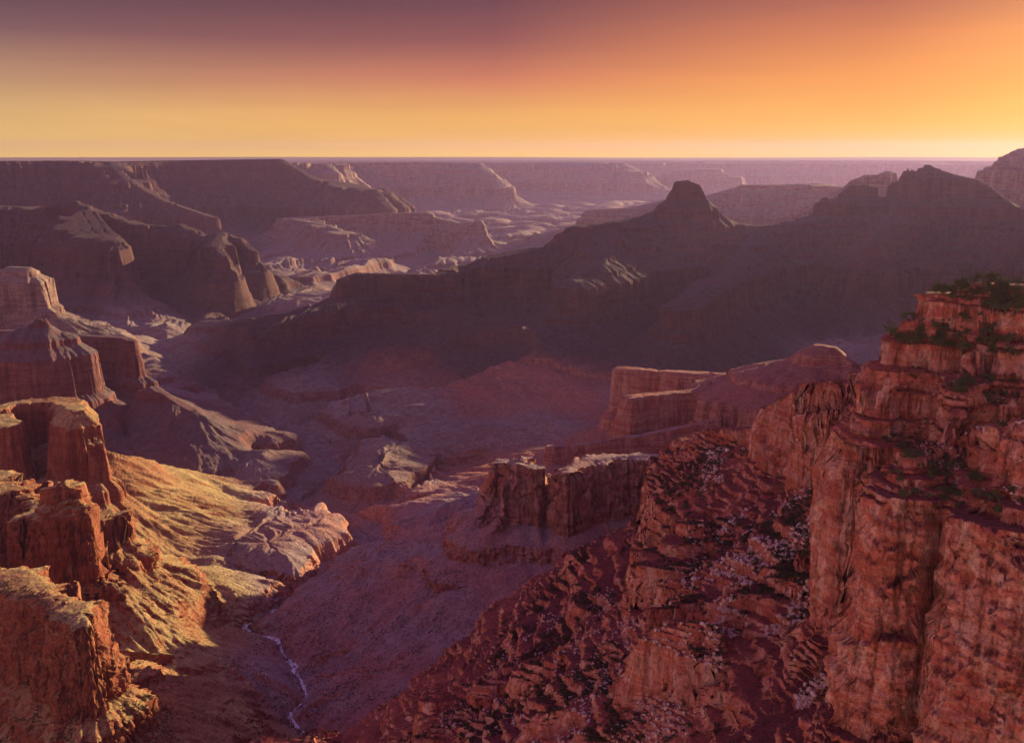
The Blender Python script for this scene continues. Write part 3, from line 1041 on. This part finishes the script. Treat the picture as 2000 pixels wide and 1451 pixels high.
# junipers on the benches of the near cliff: trunk and crown
proto_trees = []
for sd in range(5):
    root = bpy.data.objects.new('juniper_tree', None)
    V, Q = [], []
    g = np.random.default_rng(40 + sd)
    top = np.array([g.normal() * .12, g.normal() * .12, .55])
    limb(V, Q, (0, 0, -.12), (top[0] * .5, top[1] * .5, .28), .055, .04)
    limb(V, Q, (top[0] * .5, top[1] * .5, .26), top, .04, .02)
    for k in range(4):
        w_ = k * 1.6 + g.random()
        limb(V, Q, (top[0] * .5, top[1] * .5, .2 + .06 * k), (math.cos(w_) * .28, math.sin(w_) * .28, .45 + .08 * k), .025, .01)
    trunk = bpy.data.objects.new('trunk', raw_mesh('trunk', np.array(V), np.array(Q), M_BARK))
    Vc, Qc = leaf_cloud(60 + sd, 1500, .5, .62, .045, 13)
    Vc[:, 2] = Vc[:, 2] * .95 + .10
    crown = bpy.data.objects.new('crown', raw_mesh('crown', Vc, Qc, M_JUN))
    proto_trees.append((root, trunk, crown))
used_proto = set()


def plant_tree(p, size, label, group):
    k = int(rng.integers(0, len(proto_trees)))
    root, trunk, crown = proto_trees[k]
    if k in used_proto:
        root, trunk, crown = root.copy(), trunk.copy(), crown.copy()
    used_proto.add(k)
    for o_ in (root, trunk, crown):
        C.objects.link(o_)
    trunk.parent = root
    crown.parent = root
    root.location = p
    root.scale = (size * rng.uniform(.6, .95), size * rng.uniform(.6, .95), size)
    root.rotation_euler = (0, 0, rng.uniform(0, 6.28))
    root['label'] = label
    root['category'] = 'tree'
    root['group'] = group


NEAR = set(LFI['orange_cliff'])
TREES = [
    (26, [(1815, 556), (1900, 548), (2000, 535), (2000, 600), (1890, 600), (1815, 580)], (6, 11), 'dark green juniper growing on the topmost rim of the right cliff', 'junipers on the topmost rim'),
    (34, [(1740, 606), (2000, 590), (2000, 655), (1740, 640)], (5, 9), 'dark juniper on the ledge between the two uppermost cliff bands', 'junipers on the second ledge'),
    (40, [(1720, 655), (2000, 640), (2000, 715), (1720, 705)], (5, 9), 'bushy juniper on the shelf just above the tall red upper wall', 'junipers above the red upper wall'),
    (40, [(1780, 750), (2000, 735), (2000, 835), (1800, 835)], (3.5, 6.5), 'dark juniper on the broad shelf at the foot of the red upper wall', 'junipers on the broad shelf'),
    (70, [(1720, 850), (1900, 830), (2000, 900), (2000, 1030), (1850, 1000), (1730, 975)], (3, 6.5), 'near-black juniper on the bench right above the orange cliff face', 'junipers above the orange cliff face'),
]
for n_, poly, sz, lb, gp in TREES:
    for p in scatter(n_, poly, NEAR, .55):
        plant_tree(p - np.array([0, 0, .1]), rng.uniform(*sz), lb, gp)

# shrubs on the rubble slope
shrub_me = []
for sd in range(6):
    Vc, Qc = leaf_cloud(90 + sd, 260, .5, .42, .085, 6)
    shrub_me.append(raw_mesh('shrub', Vc, Qc, M_JUN))
SLOPE = set(LFI['crimson_spur'] + LFI['talus_slope'])
SHRUBS = [
    (150, [(1320, 860), (1690, 850), (1700, 1120), (1300, 1120)], (2.5, 6.0), 'small dark shrub on the upper rubble slope below the broken rock towers', 'shrubs on the upper rubble slope'),
    (150, [(1100, 1120), (1700, 1120), (1800, 1451), (900, 1451)], (2.2, 5.5), 'small dark shrub among the ledges of the lower crimson slope', 'shrubs on the lower crimson slope'),
]
for n_, poly, sz, lb, gp in SHRUBS:
    for p in scatter(n_, poly, SLOPE, .6, 60, 55):
        o_ = bpy.data.objects.new('shrub', shrub_me[int(rng.integers(0, 6))])
        C.objects.link(o_)
        s_ = rng.uniform(*sz) * 1.15
        o_.location = p - np.array([0, 0, .1])
        o_.scale = (s_, s_, s_ * rng.uniform(.7, 1.0))
        o_.rotation_euler = (0, 0, rng.uniform(0, 6.28))
        o_['label'], o_['category'], o_['group'] = lb, 'shrub', gp


def boulder(seed):
    import bmesh
    bm = bmesh.new()
    bmesh.ops.create_icosphere(bm, subdivisions=3, radius=.5)
    g = np.random.default_rng(seed)
    planes = g.normal(size=(9, 3))
    planes /= np.linalg.norm(planes, axis=1)[:, None]
    off = g.uniform(.26, .42, 9)
    for v in bm.verts:
        c = np.array(v.co)
        for n_, o_ in zip(planes, off):
            e = c @ n_ - o_
            if e > 0:
                c = c - n_ * e * .95
        v.co = c * np.array([1.15, .9, .8])
    me = bpy.data.meshes.new('boulder')
    bm.to_mesh(me)
    bm.free()
    me.shade_flat()
    me.materials.append(M_STONE)
    return me


boulder_me = [boulder(120 + k) for k in range(6)]
BOULDERS = [
    (110, [(1380, 880), (1690, 860), (1700, 1060), (1420, 1060)], (1.6, 5.5), 'pale boulder lying on the rubble slope under the rock towers', 'boulders under the rock towers'),
    (110, [(1380, 1060), (1700, 1060), (1710, 1250), (1350, 1250)], (1.4, 5.0), 'pale rock scattered on the dark slope left of the orange cliff', 'rocks on the dark slope'),
    (75, [(1500, 1250), (1730, 1250), (1810, 1451), (1480, 1451)], (1.2, 5.0), 'pale fallen block in the heap at the foot of the orange cliff', 'fallen blocks at the cliff foot'),
]
for n_, poly, sz, lb, gp in BOULDERS:
    for p in scatter(n_, poly, SLOPE, .6, 60, 45):
        o_ = bpy.data.objects.new('boulder', boulder_me[int(rng.integers(0, 6))])
        C.objects.link(o_)
        s_ = sz[0] + (sz[1] - sz[0]) * rng.random() ** 2.2
        o_.location = p + np.array([0, 0, s_ * .12])
        o_.scale = (s_ * rng.uniform(.8, 1.4), s_ * rng.uniform(.8, 1.3), s_ * rng.uniform(.7, 1.1))
        o_.rotation_euler = tuple(rng.uniform(-.5, .5, 2)) + (rng.uniform(0, 6.28),)
        o_['label'], o_['category'], o_['group'] = lb, 'boulder', gp


def many(name, label, cat, regions, proto, mat, clump=0.0):
    """countless small repeats as one object"""
    Vs, Qs, k = [], [], 0
    for n_, poly, own_, sz, nzm in regions:
        for p in scatter(n_, poly, own_, nzm, 8, clump):
            V, Q = proto[int(rng.integers(0, len(proto)))]
            s_ = sz[0] + (sz[1] - sz[0]) * rng.random() ** 1.6
            w_ = rng.uniform(0, 6.28)
            cs, sn_ = math.cos(w_), math.sin(w_)
            W = V * s_
            W = np.stack([W[:, 0] * cs - W[:, 1] * sn_, W[:, 0] * sn_ + W[:, 1] * cs, W[:, 2]], axis=1) + p
            Vs.append(W)
            Qs.append(Q + k)
            k += len(V)
    o_ = bpy.data.objects.new(name, raw_mesh(name, np.concatenate(Vs), np.concatenate(Qs), mat))
    C.objects.link(o_)
    o_['kind'], o_['label'], o_['category'] = 'stuff', label, cat
    return o_


bush_p = []
for sd in range(6):
    bush_p.append(leaf_cloud(200 + sd, 34, .5, .4, .22, 4))
many('scrub', 'countless low desert bushes dotting the canyon slopes and ledges', 'scrub', [
    (6500, [(780, 1451), (1080, 1130), (1300, 870), (1690, 850), (1800, 1451)], SLOPE, (1.3, 4.2), .45),
    (2200, [(820, 1130), (1000, 1070), (1280, 960), (1080, 1200), (900, 1350), (700, 1400)], None, (1.2, 2.6), .45),
    (2600, [(0, 1100), (240, 1300), (400, 1451), (0, 1451)], None, (1.2, 3.2), .45),
    (3500, [(60, 870), (200, 880), (480, 1050), (600, 1250), (500, 1451), (250, 1350), (160, 1050)], None, (1.2, 2.8), .4),
    (5000, [(380, 900), (1000, 780), (1050, 1000), (800, 1300), (640, 1451), (560, 1451), (480, 1240), (620, 1150)], None, (1.6, 3.6), .45),
    (900, [(1750, 600), (2000, 560), (2000, 990), (1750, 900)], NEAR, (.8, 2.2), .5),
], bush_p, M_SCRUB, 70)
stone_p = []
for sd in range(4):
    bmV = np.array([v.co[:] for v in boulder_me[sd].vertices])
    g = np.random.default_rng(300 + sd)
    c8 = np.array([(a, b, c) for a in (-1, 1) for b in (-1, 1) for c in (-1, 1)], float) * .4
    c8 += g.normal(size=(8, 3)) * .12
    stone_p.append((c8, np.array([(0, 1, 3, 2), (4, 6, 7, 5), (0, 4, 5, 1), (2, 3, 7, 6), (0, 2, 6, 4), (1, 5, 7, 3)])))
many('rubble', 'countless small pale stones strewn over the crimson slope', 'rubble', [
    (2600, [(1380, 870), (1690, 850), (1720, 1451), (1400, 1451), (1350, 1100)], SLOPE, (.7, 3.2), .4),
    (1400, [(860, 1400), (1080, 1180), (1350, 1100), (1400, 1451), (860, 1451)], SLOPE, (.7, 2.8), .4),
    (500, [(1750, 700), (2000, 700), (2000, 990), (1780, 900)], NEAR, (.5, 1.4), .5),
], stone_p, M_STONE, 45)


def h_at(X, Y):
    az = math.atan2(X, Y)
    i = float(f_of_az(az)) * (NC - 1)
    i = int(np.clip(round(i), 0, NC - 1))
    return float(np.interp(math.hypot(X, Y), RG[i], HG[i]))


# creek: the narrow stream in the valley bottom
cpts = []
for a_ in range(len(MAIN) - 1):
    for q_ in np.linspace(0, 1, 14)[:-1]:
        cpts.append(MAIN[a_] + (MAIN[a_ + 1] - MAIN[a_]) * q_)
cpts = np.array([c_ for c_ in cpts if c_[1] < 2500])
cv, cq = [], []
for k in range(1, len(cpts) - 1):
    d = cpts[k + 1, :2] - cpts[k - 1, :2]
    d /= np.linalg.norm(d) + 1e-9
    nrm = np.array([-d[1], d[0]])
    c_ = cpts[k, :2] + nrm * 5 * float(perlin(np.array([k * .07]), np.array([.5]), 95)[0])
    wd = 2.6 + 5 * max(0.0, .3 + float(perlin(np.array([k * .05]), np.array([3.5]), 96)[0]))
    zz_ = np.median([h_at(*(c_ + nrm * wd)), h_at(*(c_ - nrm * wd)), h_at(*c_)]) + .7
    for e in (-1, -.33, .33, 1):
        q_ = c_ + nrm * wd * e
        cv.append((q_[0], q_[1], max(zz_, h_at(*q_) + .25)))
    if k > 1:
        b_ = len(cv) - 8
        for e in range(3):
            cq.append((b_ + e, b_ + e + 1, b_ + 5 + e, b_ + 4 + e))
wm = bpy.data.materials.new('white_water')
wm.use_nodes = True
t = NT(wm.node_tree)
g = t.n('ShaderNodeNewGeometry')
bs = t.n('ShaderNodeBsdfPrincipled')
t.link(t.mix(t.mapr(t.noise(g.outputs['Position'], .25, 5, .7), .4, .6), c4(.45, .42, .45), c4(.92, .92, .94)), bs.inputs['Base Color'])
bs.inputs['Roughness'].default_value = .25
o = t.n('ShaderNodeOutputMaterial')
t.link(bs.outputs[0], o.inputs[0])
creek = bpy.data.objects.new('creek', raw_mesh('creek', np.array(cv), np.array(cq), wm, True))
C.objects.link(creek)
creek['kind'], creek['label'], creek['category'] = 'structure', 'thin white stream winding along the valley bottom', 'creek'

# ------------------------------------------------------------------ haze
def box_mesh(name, lo, hi):
    me = bpy.data.meshes.new(name)
    v = [(a, b, c) for a in (lo[0], hi[0]) for b in (lo[1], hi[1]) for c in (lo[2], hi[2])]
    me.from_pydata(v, [], [(0, 1, 3, 2), (4, 6, 7, 5), (0, 4, 5, 1), (2, 3, 7, 6), (0, 2, 6, 4), (1, 5, 7, 3)])
    return me


hz = bpy.data.objects.new('haze', box_mesh('haze', (-45000, -12000, float(h.min()) - 1), (50000, 43000, max(float(h.max()), 5) + 8)))
C.objects.link(hz)
hz['kind'] = 'stuff'
hz['label'] = 'thin lavender dusk haze filling the whole canyon'
hz['category'] = 'haze'
hm = bpy.data.materials.new('haze_air')
hm.use_nodes = True
t = NT(hm.node_tree)
pv = t.n('ShaderNodeVolumePrincipled')
pv.inputs['Color'].default_value = (.57, .42, .84, 1)
pv.inputs['Density'].default_value = HAZE_DENSITY
pv.inputs['Anisotropy'].default_value = 0.46
o = t.n('ShaderNodeOutputMaterial')
t.link(pv.outputs[0], o.inputs['Volume'])
hz.data.materials.append(hm)
print('terrain', h.min(), h.max(), VX.shape)
